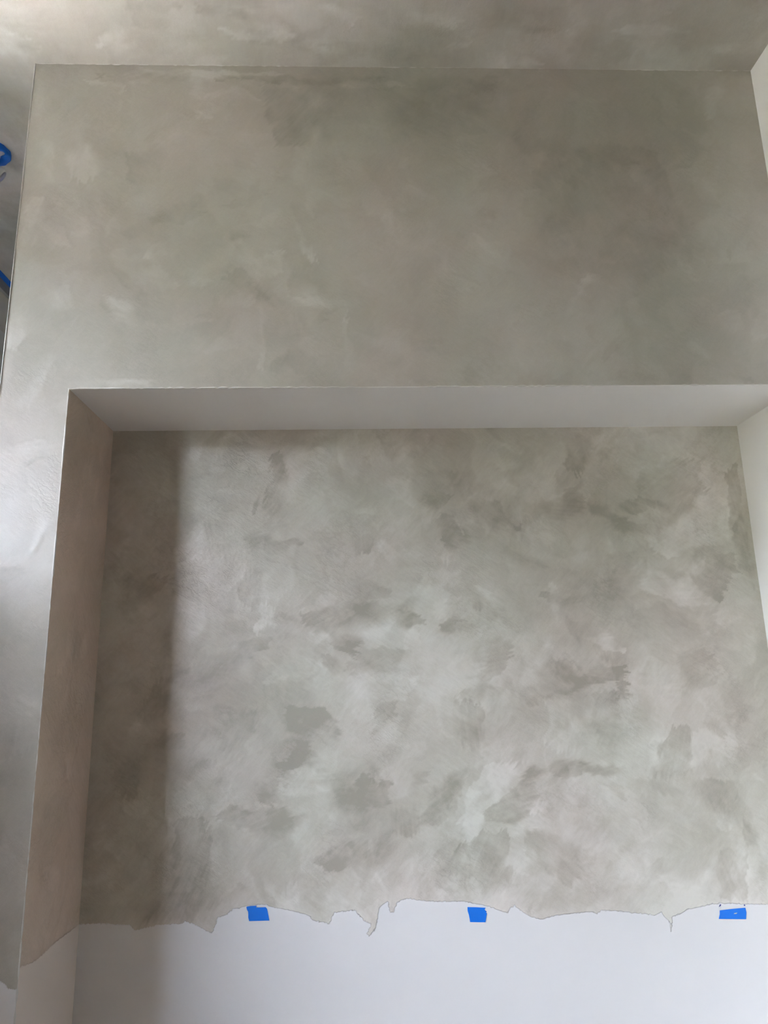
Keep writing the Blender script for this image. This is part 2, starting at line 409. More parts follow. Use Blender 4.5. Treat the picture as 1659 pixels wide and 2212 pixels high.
NICHE_STROKES = [
 (-0.5, 0.0066, [(-0.235,1.958),(-0.216,1.971),(-0.194,1.926),(-0.19,1.894),(-0.2,1.862),(-0.197,1.818),(-0.219,1.805),(-0.244,1.813),(-0.249,1.844),(-0.242,1.882),(-0.228,1.9)]),
 (-0.35, 0.0044, [(-0.258,1.872),(-0.254,1.863),(-0.272,1.807),(-0.283,1.801),(-0.275,1.838)]),
 (-0.4, 0.0077, [(-0.297,1.739),(-0.261,1.753),(-0.225,1.732),(-0.165,1.731),(-0.159,1.713),(-0.201,1.701),(-0.26,1.706),(-0.29,1.715)]),
 (-0.3, 0.0055, [(-0.295,1.649),(-0.273,1.652),(-0.253,1.63),(-0.245,1.594),(-0.252,1.565),(-0.275,1.55),(-0.304,1.572),(-0.317,1.613)]),
 (-0.3, 0.0066, [(-0.029,1.772),(0.004,1.778),(0.034,1.759),(0.045,1.728),(0.027,1.698),(-0.003,1.692),(-0.015,1.723)]),
 (-0.4, 0.0066, [(-0.152,1.552),(-0.093,1.545),(-0.046,1.568),(-0.017,1.561),(0.025,1.566),(0.072,1.554),(0.083,1.53),(0.024,1.514),(-0.011,1.52),(-0.058,1.498),(-0.105,1.487),(-0.14,1.511)]),
 (-0.5, 0.0044, [(-0.088,1.493),(-0.041,1.486),(-0.009,1.476),(-0.006,1.451),(-0.012,1.422),(-0.047,1.44),(-0.076,1.458)]),
 (-0.25, 0.0077, [(-0.325,1.457),(-0.273,1.484),(-0.221,1.483),(-0.238,1.455),(-0.272,1.433),(-0.3,1.4),(-0.356,1.379),(-0.402,1.368),(-0.392,1.413)]),
 (-0.35, 0.0044, [(-0.105,1.441),(-0.07,1.435),(-0.053,1.406),(-0.047,1.389),(-0.07,1.384),(-0.093,1.407)]),
 (-0.25, 0.0066, [(-0.028,1.609),(0.014,1.626),(0.067,1.601),(0.075,1.577),(0.025,1.566),(-0.011,1.579)]),
 (-0.5, 0.0055, [(-0.19,1.309),(-0.15,1.313),(-0.094,1.307),(-0.065,1.284),(-0.054,1.251),(-0.065,1.235),(-0.105,1.231),(-0.139,1.253),(-0.178,1.259),(-0.196,1.287)]),
 (-0.45, 0.0044, [(-0.161,1.232),(-0.127,1.226),(-0.116,1.177),(-0.138,1.173),(-0.188,1.16),(-0.205,1.174),(-0.172,1.205)]),
 (-0.3, 0.0088, [(-0.32,1.295),(-0.258,1.299),(-0.252,1.267),(-0.273,1.235),(-0.284,1.192),(-0.311,1.182),(-0.351,1.204),(-0.364,1.258)]),
 (-0.5, 0.0066, [(-0.363,1.069),(-0.314,1.088),(-0.248,1.081),(-0.193,1.09),(-0.149,1.058),(-0.171,1.038),(-0.214,1.024),(-0.263,1.03),(-0.313,1.047)]),
 (-0.4, 0.0088, [(-0.255,1.128),(-0.227,1.127),(-0.193,1.095),(-0.248,1.086)]),
 (-0.4, 0.0044, [(-0.077,1.124),(-0.027,1.128),(0.001,1.148),(0.024,1.148),(0.023,1.132),(0.052,1.142),(0.068,1.131),(0.062,1.089),(0.006,1.069),(-0.05,1.071),(-0.077,1.092)]),
 (-0.35, 0.0066, [(-0.105,0.98),(-0.05,0.994),(0.016,0.987),(0.06,1.017),(0.065,0.996),(0.042,0.956),(-0.029,0.948),(-0.083,0.935),(-0.126,0.951)]),
 (-0.35, 0.0055, [(0.072,1.063),(0.128,1.066),(0.132,1.025),(0.104,1.0),(0.077,1.016)]),
 (-0.35, 0.0044, [(0.02,1.271),(0.044,1.315),(0.073,1.325),(0.089,1.292),(0.065,1.259),(0.037,1.244)]),
 (0.25, 0.0066, [(-0.205,1.148),(-0.138,1.167),(-0.094,1.161),(-0.077,1.124),(-0.138,1.104),(-0.204,1.106)]),
 (0.2, 0.0132, [(-0.139,1.374),(-0.07,1.384),(0.022,1.405),(0.137,1.369),(0.113,1.324),(-0.025,1.338),(-0.105,1.329)]),
 (0.45, 0.0033, [(-0.263,1.559),(-0.24,1.571),(-0.211,1.547),(-0.222,1.53),(-0.212,1.512),(-0.239,1.499),(-0.256,1.488),(-0.268,1.513),(-0.251,1.53)]),
 (0.3, 0.0044, [(-0.012,1.485),(0.03,1.502),(0.083,1.513),(0.141,1.494),(0.146,1.454),(0.081,1.447),(0.011,1.46)]),
 (-0.45, 0.0055, [(0.228,1.311),(0.263,1.321),(0.302,1.304),(0.299,1.243),(0.28,1.2),(0.246,1.206),(0.236,1.245)]),
 (-0.3, 0.0077, [(0.235,1.339),(0.3,1.371),(0.346,1.359),(0.321,1.331),(0.297,1.315),(0.251,1.31)]),
 (-0.45, 0.0033, [(0.427,1.34),(0.473,1.328),(0.515,1.344),(0.557,1.36),(0.596,1.393),(0.673,1.392),(0.673,1.335),(0.689,1.323),(0.659,1.313),(0.642,1.319),(0.646,1.358),(0.592,1.354),(0.544,1.338),(0.502,1.324),(0.461,1.323)]),
 (-0.3, 0.0066, [(0.584,1.326),(0.643,1.336),(0.642,1.257),(0.626,1.214),(0.591,1.209),(0.572,1.259)]),
 (-0.45, 0.0033, [(0.46,1.153),(0.478,1.174),(0.519,1.173),(0.575,1.166),(0.644,1.159),(0.645,1.143),(0.607,1.136),(0.573,1.137),(0.539,1.146),(0.492,1.131),(0.464,1.137)]),
 (-0.4, 0.0055, [(0.7,1.147),(0.737,1.168),(0.723,1.201),(0.768,1.233),(0.815,1.237),(0.809,1.139),(0.78,1.137),(0.732,1.125)]),
 (-0.5, 0.0033, [(0.337,1.092),(0.378,1.123),(0.391,1.149),(0.414,1.154),(0.453,1.14),(0.412,1.122),(0.421,1.085),(0.392,1.08),(0.396,1.049),(0.361,1.029),(0.316,1.03),(0.289,1.052),(0.296,1.072),(0.325,1.084)]),
 (-0.45, 0.0044, [(0.169,1.118),(0.197,1.127),(0.215,1.148),(0.261,1.152),(0.242,1.116),(0.218,1.074),(0.188,1.034),(0.127,1.025),(0.156,1.066)]),
 (-0.4, 0.0055, [(0.19,0.942),(0.219,0.982),(0.282,1.011),(0.349,1.019),(0.341,0.978),(0.328,0.938),(0.298,0.909),(0.286,0.879),(0.276,0.909),(0.244,0.92),(0.237,0.891),(0.222,0.921)]),
 (-0.3, 0.0044, [(0.383,1.018),(0.438,1.006),(0.481,0.985),(0.516,0.973),(0.506,0.913),(0.49,0.883),(0.442,0.915),(0.412,0.956)]),
 (-0.4, 0.0055, [(0.119,1.15),(0.165,1.16),(0.158,1.128),(0.13,1.124)]),
 (0.32, 0.0033, [(0.24,1.074),(0.264,1.115),(0.301,1.167),(0.37,1.177),(0.38,1.155),(0.338,1.113),(0.307,1.072),(0.283,1.041),(0.227,1.033)]),
 (0.25, 0.0033, [(0.397,1.07),(0.437,1.081),(0.439,1.058),(0.406,1.038)]),
 (0.3, 0.0033, [(0.316,1.025),(0.361,1.034),(0.405,1.023),(0.393,1.01),(0.337,1.009)]),
 (0.2, 0.0066, [(0.449,1.317),(0.469,1.283),(0.447,1.218),(0.474,1.185),(0.543,1.194),(0.537,1.26),(0.518,1.316)]),
 (-0.35, 0.0055, [(0.176,1.832),(0.207,1.851),(0.251,1.85),(0.237,1.825),(0.2,1.807),(0.175,1.807)]),
 (-0.35, 0.0055, [(0.212,1.8),(0.242,1.788),(0.259,1.756),(0.283,1.743),(0.294,1.725),(0.269,1.719),(0.233,1.726),(0.209,1.732),(0.204,1.769)]),
 (0.5, 0.0022, [(0.244,1.779),(0.259,1.769),(0.28,1.741),(0.276,1.734),(0.264,1.754),(0.249,1.764)]),
 (-0.35, 0.0066, [(0.292,1.812),(0.324,1.833),(0.361,1.836),(0.378,1.805),(0.395,1.779),(0.418,1.754),(0.381,1.755),(0.333,1.768),(0.303,1.787)]),
 (-0.4, 0.0044, [(0.209,1.732),(0.227,1.734),(0.256,1.701),(0.244,1.689),(0.214,1.708)]),
 (-0.3, 0.0055, [(0.379,1.824),(0.416,1.829),(0.426,1.791),(0.427,1.748),(0.394,1.767)]),
 (-0.4, 0.0066, [(0.459,1.816),(0.522,1.834),(0.595,1.878),(0.597,1.796),(0.543,1.777),(0.494,1.778),(0.47,1.791)]),
 (-0.3, 0.0088, [(0.522,1.905),(0.6,1.943),(0.605,1.853),(0.535,1.841)]),
 (-0.4, 0.0044, [(0.095,1.547),(0.125,1.541),(0.16,1.523),(0.163,1.505),(0.118,1.5),(0.083,1.507)]),
 (-0.4, 0.0055, [(0.207,1.51),(0.243,1.533),(0.272,1.521),(0.289,1.503),(0.271,1.486),(0.235,1.483),(0.209,1.493)]),
 (-0.3, 0.0055, [(0.275,1.592),(0.305,1.585),(0.315,1.55),(0.314,1.532),(0.285,1.538),(0.28,1.562)]),
 (-0.25, 0.0077, [(0.372,1.705),(0.414,1.698),(0.467,1.661),(0.508,1.642),(0.459,1.637),(0.4,1.668)]),
 (-0.3, 0.0077, [(0.456,1.589),(0.527,1.576),(0.563,1.569),(0.561,1.545),(0.524,1.54),(0.478,1.559)]),
 (-0.35, 0.0055, [(0.269,1.446),(0.328,1.462),(0.387,1.455),(0.373,1.409),(0.354,1.387),(0.312,1.365),(0.277,1.371),(0.253,1.366),(0.301,1.388),(0.291,1.422)]),
 (-0.4, 0.0044, [(0.479,1.407),(0.521,1.423),(0.56,1.394),(0.559,1.349),(0.522,1.361),(0.488,1.373)]),
 (-0.35, 0.0066, [(0.561,2.003),(0.599,2.002),(0.622,1.976),(0.622,1.949),(0.606,1.904),(0.578,1.898),(0.554,1.918)]),
 (-0.35, 0.0077, [(0.751,1.864),(0.778,1.883),(0.819,1.915),(0.841,1.941),(0.924,1.933),(0.918,1.888),(0.932,1.842),(0.887,1.836),(0.835,1.824),(0.772,1.825),(0.733,1.813)]),
 (-0.4, 0.0055, [(0.695,1.807),(0.748,1.838),(0.822,1.824),(0.884,1.817),(0.901,1.798),(0.869,1.792),(0.782,1.806),(0.73,1.788)]),
 (-0.35, 0.0044, [(0.608,1.814),(0.659,1.82),(0.681,1.788),(0.729,1.777),(0.679,1.769),(0.642,1.776),(0.613,1.795)]),
 (-0.35, 0.0055, [(0.653,1.763),(0.704,1.775),(0.758,1.756),(0.738,1.737),(0.688,1.738)]),
 (0.25, 0.0055, [(0.755,1.725),(0.8,1.736),(0.88,1.786),(0.926,1.849),(0.989,1.848),(0.986,1.772),(0.99,1.709),(0.882,1.698),(0.804,1.662),(0.757,1.687)]),
 (-0.4, 0.0044, [(0.869,1.692),(0.913,1.697),(0.979,1.672),(0.991,1.629),(0.926,1.551),(0.892,1.576),(0.849,1.625),(0.822,1.601),(0.763,1.626),(0.754,1.657),(0.801,1.638),(0.874,1.624)]),
 (-0.45, 0.0033, [(0.992,1.9),(1.025,1.926),(1.027,1.733),(1.032,1.61),(1.041,1.585),(1.001,1.61),(0.994,1.696),(0.986,1.772)]),
 (0.25, 0.0055, [(0.733,1.626),(0.747,1.645),(0.788,1.626),(0.868,1.576),(0.914,1.551),(0.839,1.541),(0.781,1.565),(0.722,1.584)]),
 (-0.2, 0.0099, [(0.633,1.677),(0.72,1.688),(0.76,1.65),(0.729,1.59),(0.671,1.555),(0.598,1.557),(0.565,1.593)]),
 (-0.25, 0.0066, [(0.523,1.522),(0.593,1.498),(0.612,1.439),(0.564,1.44),(0.531,1.475)]),
 (0.4, 0.0022, [(0.572,1.463),(0.627,1.474),(0.671,1.438),(0.658,1.427),(0.601,1.448)]),
 (0.35, 0.0022, [(0.524,1.418),(0.542,1.394),(0.56,1.36),(0.551,1.358),(0.533,1.385)]),
 (-0.3, 0.0044, [(0.599,1.428),(0.658,1.421),(0.686,1.403),(0.674,1.346),(0.689,1.323),(0.659,1.311),(0.645,1.347),(0.642,1.381)]),
 (-0.3, 0.0044, [(0.807,1.424),(0.875,1.434),(0.918,1.398),(0.906,1.353),(0.874,1.331),(0.826,1.326),(0.802,1.344)]),
 (0.15, 0.0066, [(0.68,1.403),(0.729,1.419),(0.797,1.389),(0.803,1.332),(0.763,1.299),(0.684,1.323)]),
 (-0.3, 0.0044, [(0.852,1.253),(0.882,1.258),(0.912,1.218),(0.894,1.213),(0.862,1.236)]),
 (-0.3, 0.0066, [(0.825,1.123),(0.871,1.121),(0.914,1.099),(0.931,1.056),(0.943,1.014),(0.913,1.004),(0.871,1.037),(0.829,1.069),(0.81,1.102)]),
 (-0.3, 0.0044, [(0.921,1.025),(0.945,1.003),(0.942,0.972),(0.924,0.962),(0.915,0.994)]),
 (-0.45, 0.0033, [(0.854,0.949),(0.884,0.958),(0.919,0.952),(0.911,0.891),(0.911,0.841),(0.84,0.843),(0.843,0.903)]),
 (0.2, 0.0055, [(0.814,1.232),(0.851,1.242),(0.883,1.219),(0.905,1.207),(0.898,1.153),(0.863,1.149),(0.811,1.155)]),
 (-0.2, 0.0066, [(0.698,1.126),(0.743,1.114),(0.796,1.081),(0.751,1.082),(0.718,1.093)]),
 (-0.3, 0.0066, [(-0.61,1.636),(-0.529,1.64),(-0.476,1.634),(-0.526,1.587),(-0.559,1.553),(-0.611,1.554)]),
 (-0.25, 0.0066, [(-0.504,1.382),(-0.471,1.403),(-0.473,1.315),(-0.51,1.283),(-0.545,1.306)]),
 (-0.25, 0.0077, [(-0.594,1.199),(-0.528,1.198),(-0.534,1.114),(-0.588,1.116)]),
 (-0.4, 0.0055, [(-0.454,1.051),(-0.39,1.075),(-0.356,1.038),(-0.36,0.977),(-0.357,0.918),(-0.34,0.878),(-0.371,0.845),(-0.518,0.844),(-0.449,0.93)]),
]
FRONT_STROKES = [
 (0.35, 0.0088, [(-0.702,2.651),(-0.664,2.671),(-0.627,2.632),(-0.624,2.58),(-0.673,2.566),(-0.699,2.592)]),
 (0.25, 0.0066, [(-0.277,2.409),(-0.232,2.359),(-0.177,2.39),(-0.171,2.322),(-0.231,2.31),(-0.276,2.347)]),
 (0.25, 0.0066, [(-0.475,2.408),(-0.426,2.402),(-0.44,2.365),(-0.483,2.356),(-0.516,2.359),(-0.495,2.371)]),
 (0.2, 0.0088, [(-0.406,2.322),(-0.362,2.325),(-0.34,2.304),(-0.361,2.286),(-0.399,2.295)]),
 (0.3, 0.0055, [(-0.43,2.897),(-0.313,2.901),(-0.289,2.876),(-0.347,2.87),(-0.429,2.875)]),
 (0.25, 0.0055, [(-0.678,2.866),(-0.581,2.881),(-0.511,2.871),(-0.545,2.854),(-0.648,2.847)]),
 (0.25, 0.0055, [(-0.601,2.828),(-0.581,2.845),(-0.572,2.834),(-0.591,2.82)]),
 (0.2, 0.0088, [(-0.502,2.706),(-0.446,2.734),(-0.425,2.775),(-0.407,2.761),(-0.434,2.707),(-0.478,2.679)]),
 (0.2, 0.0055, [(-0.396,2.775),(-0.35,2.778),(-0.367,2.751),(-0.392,2.754)]),
 (0.2, 0.0066, [(-0.312,2.852),(-0.276,2.838),(-0.241,2.811),(-0.264,2.811),(-0.305,2.831)]),
 (-0.2, 0.011, [(-0.567,2.652),(-0.498,2.639),(-0.517,2.574),(-0.562,2.573)]),
 (-0.2, 0.0088, [(-0.263,2.261),(-0.21,2.359),(-0.187,2.261),(-0.219,2.249)]),
 (0.35, 0.0033, [(-0.576,2.048),(-0.509,2.055),(-0.467,2.05),(-0.477,2.039),(-0.549,2.035)]),
 (0.25, 0.0066, [(-0.684,2.433),(-0.642,2.446),(-0.63,2.433),(-0.667,2.414)]),
 (0.3, 0.0088, [(-0.771,2.677),(-0.75,2.691),(-0.736,2.56),(-0.755,2.56)]),
 (0.25, 0.0088, [(-0.79,2.521),(-0.757,2.521),(-0.753,2.408),(-0.78,2.408)]),
 (0.3, 0.0077, [(-0.814,2.203),(-0.783,2.215),(-0.758,2.168),(-0.785,2.122),(-0.811,2.122)]),
 (0.2, 0.011, [(-0.726,2.286),(-0.674,2.298),(-0.658,2.238),(-0.709,2.215)]),
 (-0.25, 0.0154, [(-0.242,2.86),(-0.006,2.891),(-0.054,2.696),(-0.192,2.668)]),
 (-0.2, 0.0154, [(0.042,2.877),(0.377,2.881),(0.32,2.713),(0.109,2.697)]),
 (0.15, 0.011, [(-0.146,2.682),(-0.1,2.655),(-0.123,2.589),(-0.157,2.628)]),
 (0.15, 0.0066, [(-0.123,2.55),(-0.077,2.537),(-0.105,2.472),(-0.128,2.511)]),
 (-0.15, 0.0176, [(0.414,2.7),(0.768,2.675),(0.825,2.359),(0.587,2.26),(0.429,2.41)]),
 (0.2, 0.0044, [(0.567,2.039),(0.645,2.048),(0.699,2.04),(0.676,2.034),(0.578,2.032)]),
 (0.15, 0.0066, [(0.212,2.359),(0.255,2.31),(0.298,2.291),(0.253,2.279),(0.211,2.322)]),
 (0.3, 0.0033, [(-0.547,2.901),(-0.36,2.898),(-0.183,2.892),(-0.195,2.88),(-0.371,2.878),(-0.512,2.888)]),
 (-0.3, 0.0033, [(-0.36,2.887),(-0.148,2.881),(0.077,2.878),(0.065,2.866),(-0.148,2.858),(-0.347,2.87)]),
 (0.25, 0.0033, [(-0.077,2.865),(-0.006,2.871),(0.113,2.864),(0.16,2.853),(0.065,2.849),(-0.03,2.851)]),
 (-0.25, 0.0055, [(-0.662,2.883),(-0.511,2.882),(-0.429,2.869),(-0.51,2.857),(-0.626,2.861)]),
 (0.2, 0.0044, [(-0.229,2.19),(-0.224,2.261),(-0.214,2.19),(-0.214,2.073),(-0.224,2.085)]),
 (0.2, 0.0044, [(-0.023,2.237),(-0.015,2.189),(-0.018,2.072),(-0.026,2.084)]),
 (0.25, 0.0044, [(-0.165,2.261),(-0.099,2.261),(-0.034,2.249),(-0.056,2.237),(-0.143,2.242)]),
 (0.25, 0.0055, [(-0.422,2.202),(-0.369,2.214),(-0.336,2.202),(-0.379,2.188)]),
 (-0.25, 0.0044, [(-0.329,2.31),(-0.275,2.334),(-0.231,2.286),(-0.186,2.237),(-0.23,2.249),(-0.296,2.295)]),
 (0.3, 0.0044, [(-0.145,2.472),(-0.122,2.409),(-0.089,2.359),(-0.111,2.359),(-0.139,2.409)]),
 (0.25, 0.0066, [(-0.752,2.458),(-0.696,2.445),(-0.681,2.396),(-0.724,2.383)]),
 (0.25, 0.0066, [(-0.586,2.262),(-0.531,2.25),(-0.517,2.191),(-0.571,2.203)]),
]
CEILING_STROKES = [
 (-0.2, 0.0088, [(-0.527,-0.17),(-0.412,-0.166),(-0.404,-0.154),(-0.451,-0.14),(-0.493,-0.144),(-0.533,-0.152)]),
 (0.25, 0.011, [(-0.629,-0.078),(-0.549,-0.104),(-0.574,-0.06),(-0.63,-0.046)]),
 (0.3, 0.0066, [(-0.079,-0.159),(-0.047,-0.148),(-0.004,-0.112),(0.018,-0.137),(-0.025,-0.16),(-0.057,-0.171)]),
 (0.25, 0.0088, [(-0.244,-0.145),(-0.182,-0.116),(-0.14,-0.085),(-0.186,-0.078),(-0.238,-0.109)]),
 (-0.2, 0.011, [(-0.143,-0.059),(-0.005,-0.074),(0.158,-0.049),(0.137,-0.015),(-0.077,-0.006)]),
 (0.25, 0.0066, [(0.374,-0.022),(0.444,-0.031),(0.496,-0.015),(0.462,-0.005),(0.389,-0.007)]),
 (0.2, 0.0077, [(0.908,-0.066),(0.961,-0.08),(0.985,-0.057),(0.944,-0.043)]),
 (0.2, 0.0077, [(0.226,-0.07),(0.294,-0.078),(0.275,-0.051),(0.216,-0.053)]),
 (-0.2, 0.011, [(0.315,-0.153),(0.396,-0.142),(0.492,-0.118),(0.438,-0.105),(0.333,-0.116)]),
 (0.25, 0.0055, [(0.528,-0.131),(0.548,-0.119),(0.543,-0.1),(0.526,-0.109)]),
 (0.3, 0.011, [(-0.845,-0.1),(-0.791,-0.076),(-0.764,-0.038),(-0.822,-0.01),(-0.877,-0.036)]),
 (0.3, 0.0055, [(-0.327,-0.107),(-0.229,-0.094),(-0.139,-0.097),(-0.164,-0.077),(-0.278,-0.07)]),
 (-0.25, 0.0066, [(-0.369,-0.166),(-0.264,-0.154),(-0.224,-0.133),(-0.291,-0.126),(-0.353,-0.143)]),
 (0.25, 0.0055, [(0.128,-0.15),(0.216,-0.156),(0.274,-0.134),(0.22,-0.115),(0.152,-0.126)]),
 (0.25, 0.0055, [(0.639,-0.12),(0.737,-0.134),(0.816,-0.11),(0.732,-0.091)]),
]
NICHE_EDGE = [(-0.655,0.843),(-0.629,0.842),(-0.603,0.843),(-0.537,0.837),(-0.528,0.826),(-0.504,0.83),(-0.474,0.835),(-0.444,0.837),(-0.42,0.836),(-0.415,0.842),(-0.391,0.834),(-0.351,0.814),(-0.342,0.835),(-0.339,0.847),(-0.319,0.852),(-0.305,0.863),(-0.273,0.869),(-0.248,0.872),(-0.227,0.871),(-0.221,0.867),(-0.158,0.854),(-0.126,0.844),(-0.121,0.834),(-0.09,0.829),(-0.082,0.824),(-0.077,0.838),(-0.069,0.85),(-0.048,0.851),(-0.023,0.853),(-0.008,0.838),(0.003,0.827),(0.016,0.823),(0.006,0.804),(0.009,0.796),(0.024,0.813),(0.028,0.824),(0.033,0.852),(0.036,0.859),(0.055,0.87),(0.058,0.848),(0.068,0.845),(0.076,0.866),(0.09,0.872),(0.106,0.874),(0.144,0.867),(0.187,0.865),(0.232,0.864),(0.287,0.853),(0.311,0.844),(0.335,0.836),(0.341,0.846),(0.351,0.852),(0.375,0.834),(0.392,0.826),(0.414,0.82),(0.435,0.826),(0.485,0.831),(0.531,0.833),(0.546,0.829),(0.556,0.836),(0.601,0.832),(0.666,0.824),(0.681,0.82),(0.698,0.828),(0.705,0.816),(0.716,0.805),(0.717,0.786),(0.724,0.817),(0.742,0.822),(0.762,0.832),(0.779,0.834),(0.8,0.837),(0.817,0.841),(0.838,0.842),(0.9,0.839),(0.956,0.836),(1.068,0.831)]
FRONT_EDGE = [(-0.705,0.846),(-0.687,0.84),(-0.68,0.836),(-0.676,0.833),(-0.67,0.827),(-0.66,0.826),(-0.634,0.822)]
T1 = [(-0.2734,0.8669),(-0.2711,0.8681),(-0.2621,0.8691),(-0.2496,0.869),(-0.251,0.8655),(-0.2289,0.8653),(-0.2256,0.8618),(-0.223,0.8512),(-0.2199,0.8372),(-0.2663,0.8374),(-0.2685,0.8451),(-0.2685,0.8517),(-0.2692,0.8573),(-0.2718,0.8613)]
T2 = [(0.2404,0.8517),(0.2626,0.8507),(0.2832,0.849),(0.2801,0.8462),(0.282,0.8428),(0.2851,0.8419),(0.2831,0.8387),(0.2856,0.8368),(0.2841,0.832),(0.2811,0.8183),(0.2453,0.8199),(0.2432,0.8345),(0.2405,0.8437)]
T3 = [(0.8377,0.827),(0.8665,0.829),(0.8996,0.8308),(0.901,0.821),(0.8981,0.8064),(0.8333,0.8088),(0.8348,0.8135),(0.8368,0.8187)]
T3hole = [(0.8702,0.8181),(0.872,0.8205),(0.8783,0.8211),(0.8793,0.8198),(0.8762,0.8183)]
S1 = [(0.8364,0.8343),(0.84,0.8395),(0.8425,0.84),(0.8416,0.8367)]
S2 = [(0.8968,0.8371),(0.8998,0.8378),(0.9,0.8348),(0.8979,0.8346)]


plaster_niche = plaster_mat('plaster_niche', tint=(1.2, 1.2, 1.2))
plaster_front = plaster_mat('plaster_front', 0.68, fine=0.6, relief=0.22)
plaster_ceil = plaster_mat('plaster_ceiling', 0.85, fine=0.6, tint=(1.12, 1.13, 1.16), relief=0.35)
plaster_jamb = plaster_mat('plaster_jamb', 0.6, bare=(0.74, 0.65, 0.57), fine=0.8, tint=(1.38, 1.17, 1.06), axis='X')  # warm bounce light put into the jamb's plaster tint and board colour
white_paint = paint_mat('white_paint', (0.88, 0.88, 0.87))
primer = paint_mat('soffit_primer', (0.86, 0.85, 0.83), 0.6, 0.05)
trim_paint = paint_mat('trim_paint', (0.84, 0.84, 0.85), 0.4, 0.02)
tan_wall = paint_mat('tan_wall', (0.07, 0.050, 0.036))
grey_trim = paint_mat('grey_trim', (0.40, 0.385, 0.36), 0.5, 0.04)
passage_paint = paint_mat('passage_paint', (0.72, 0.70, 0.67))
bead_plaster = paint_mat('bead_plaster', (0.66, 0.65, 0.61), 0.55, 0.3, 500)
ground_m = paint_mat('outside_ground', (0.06, 0.055, 0.045), 0.95, 0.2, 40)

# ------------------------------------------------------------------ the room
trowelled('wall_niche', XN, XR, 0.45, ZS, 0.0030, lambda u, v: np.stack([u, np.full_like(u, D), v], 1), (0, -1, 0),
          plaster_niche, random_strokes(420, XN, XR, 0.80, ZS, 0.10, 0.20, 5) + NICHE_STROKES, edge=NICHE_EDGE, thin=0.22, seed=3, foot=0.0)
trowelled('wall_front', XL, XR, 0.45, ZC, 0.0040, lambda u, v: np.stack([u, np.zeros_like(u), v], 1), (0, -1, 0),
          plaster_front, random_strokes(260, XL, XR, 0.7, ZC, 0.11, 0.26, 8) + [(d * 1.45, s, P) for d, s, P in FRONT_STROKES], edge=FRONT_EDGE,
          hole=(XN, XR + 1, -1, ZS), seed=5, relief=0.0003, drift=0.4)

trowelled('wall_niche_left', 0.0, D, 0.45, ZS, 0.0045, lambda u, v: np.stack([np.full_like(u, XN), u, v], 1), (1, 0, 0),
          plaster_jamb, [(d, s, [((y - .14) * .5 + .14, (z - 1.3) * 1.0 + 1.3) for y, z in P]) for d, s, P in random_strokes(40, 0, D, 0.8, ZS, 0.14, 0.25, 11)],
          edge=[(-.05, .862), (.01, .860), (.073, .847), (.159, .850), (.268, .843), (.35, .840)], seed=6, relief=0.0006, drift=0.35, foot=0.0)
trowelled('ceiling', XW, XR, -2.40, 1.30, 0.0070, lambda u, v: np.stack([u, v, np.full_like(u, ZC)], 1), (0, 0, -1),
          plaster_ceil, random_strokes(330, XW, XR, -2.4, 1.0, 0.16, 0.26, 21) + [(d * 1.4, s, P) for d, s, P in CEILING_STROKES], seed=9, relief=0.0003, drift=0.42, foot=YB, tail=YE)
trowelled('wall_block_left', 0.0, YE, 0.5, ZC, 0.03, lambda u, v: np.stack([np.full_like(u, XL), u, v], 1), (-1, 0, 0),
          plaster_front, [], edge=[(-1, .66), (3, .66)], seed=14, foot=0.0)
boxes('ceiling_room', [(XR, XE + .12, YB, 0.10, ZC, ZC + .1), (XF - .12, XW, YB, YL + .12, ZC, ZC + .1)], grey_trim, kind='structure')
boxes('ceiling_niche', [(XN, XR, 0.003, D, ZS, ZS + .02)], primer, kind='structure')
boxes('wall_right', [(XR, XR + .12, -0.28, D + .1, 0, ZC)], white_paint, kind='structure')
boxes('wall_return', [(XR + .12, XE, -0.02, 0.10, 0, ZC)], tan_wall, kind='structure')
boxes('wall_far_right', [(XE, XE + .12, YB, 0.10, 0, ZC)], tan_wall, kind='structure')
boxes('wall_back', [(XF - .12, XE + .12, YB - .12, YB, 0, ZC)], tan_wall, kind='structure')
px0, px1, pz0, pz1 = ADDED_END_WINDOW
boxes('wall_passage', [(XW - .12, px0, YE, YE + .12, 0, ZC), (px1, XL, YE, YE + .12, 0, ZC), (px0, px1, YE, YE + .12, 0, pz0), (px0, px1, YE, YE + .12, pz1, ZC)], white_paint, kind='structure')
def wall_with_holes(name, x, ya, yb, wins, m):
    bs, y = [], ya
    for _, y0, y1, z0, z1 in wins:
        bs += [(x - .12, x, y, y0, 0, ZC), (x - .12, x, y0, y1, 0, z0), (x - .12, x, y0, y1, z1, ZC)]
        y = y1
    boxes(name, bs + [(x - .12, x, y, yb, 0, ZC)], m, kind='structure')
wall_with_holes('wall_left', XW, YL, YE, WINDOWS[1:], passage_paint)
wall_with_holes('wall_far_left', XF, YB, YL, WINDOWS[:1], tan_wall)
boxes('light_blocking_slats', [(XW - .05, XW - .01, YL - q, YL, z0, z1) for q, z0, z1 in ((.27, 1.66, 1.80), (.29, 1.22, 1.54), (.40, 0.0, 1.22))], tan_wall, kind='structure')  # unseen slats added to block window light on the front strip and niche
boxes('wall_left_return', [(XF - .12, XW - .12, YL, YL + .12, 0, ZC)], tan_wall, kind='structure')
boxes('floor', [(XF - .12, XE + .12, YB - .12, YE + .12, -.1, 0)], None, kind='structure')
floor_m = mat('oak_floor', (0.45, 0.25, 0.11), 0.35)
N, L = nodes(floor_m)
tcf = N.new('ShaderNodeTexCoord')
bk = N.new('ShaderNodeTexBrick')
bk.inputs['Scale'].default_value = 1.0
bk.inputs['Brick Width'].default_value = 1.2
bk.inputs['Row Height'].default_value = 0.12
bk.inputs['Mortar Size'].default_value = 0.002
bk.inputs['Color1'].default_value = (0.085, 0.06, 0.04, 1)
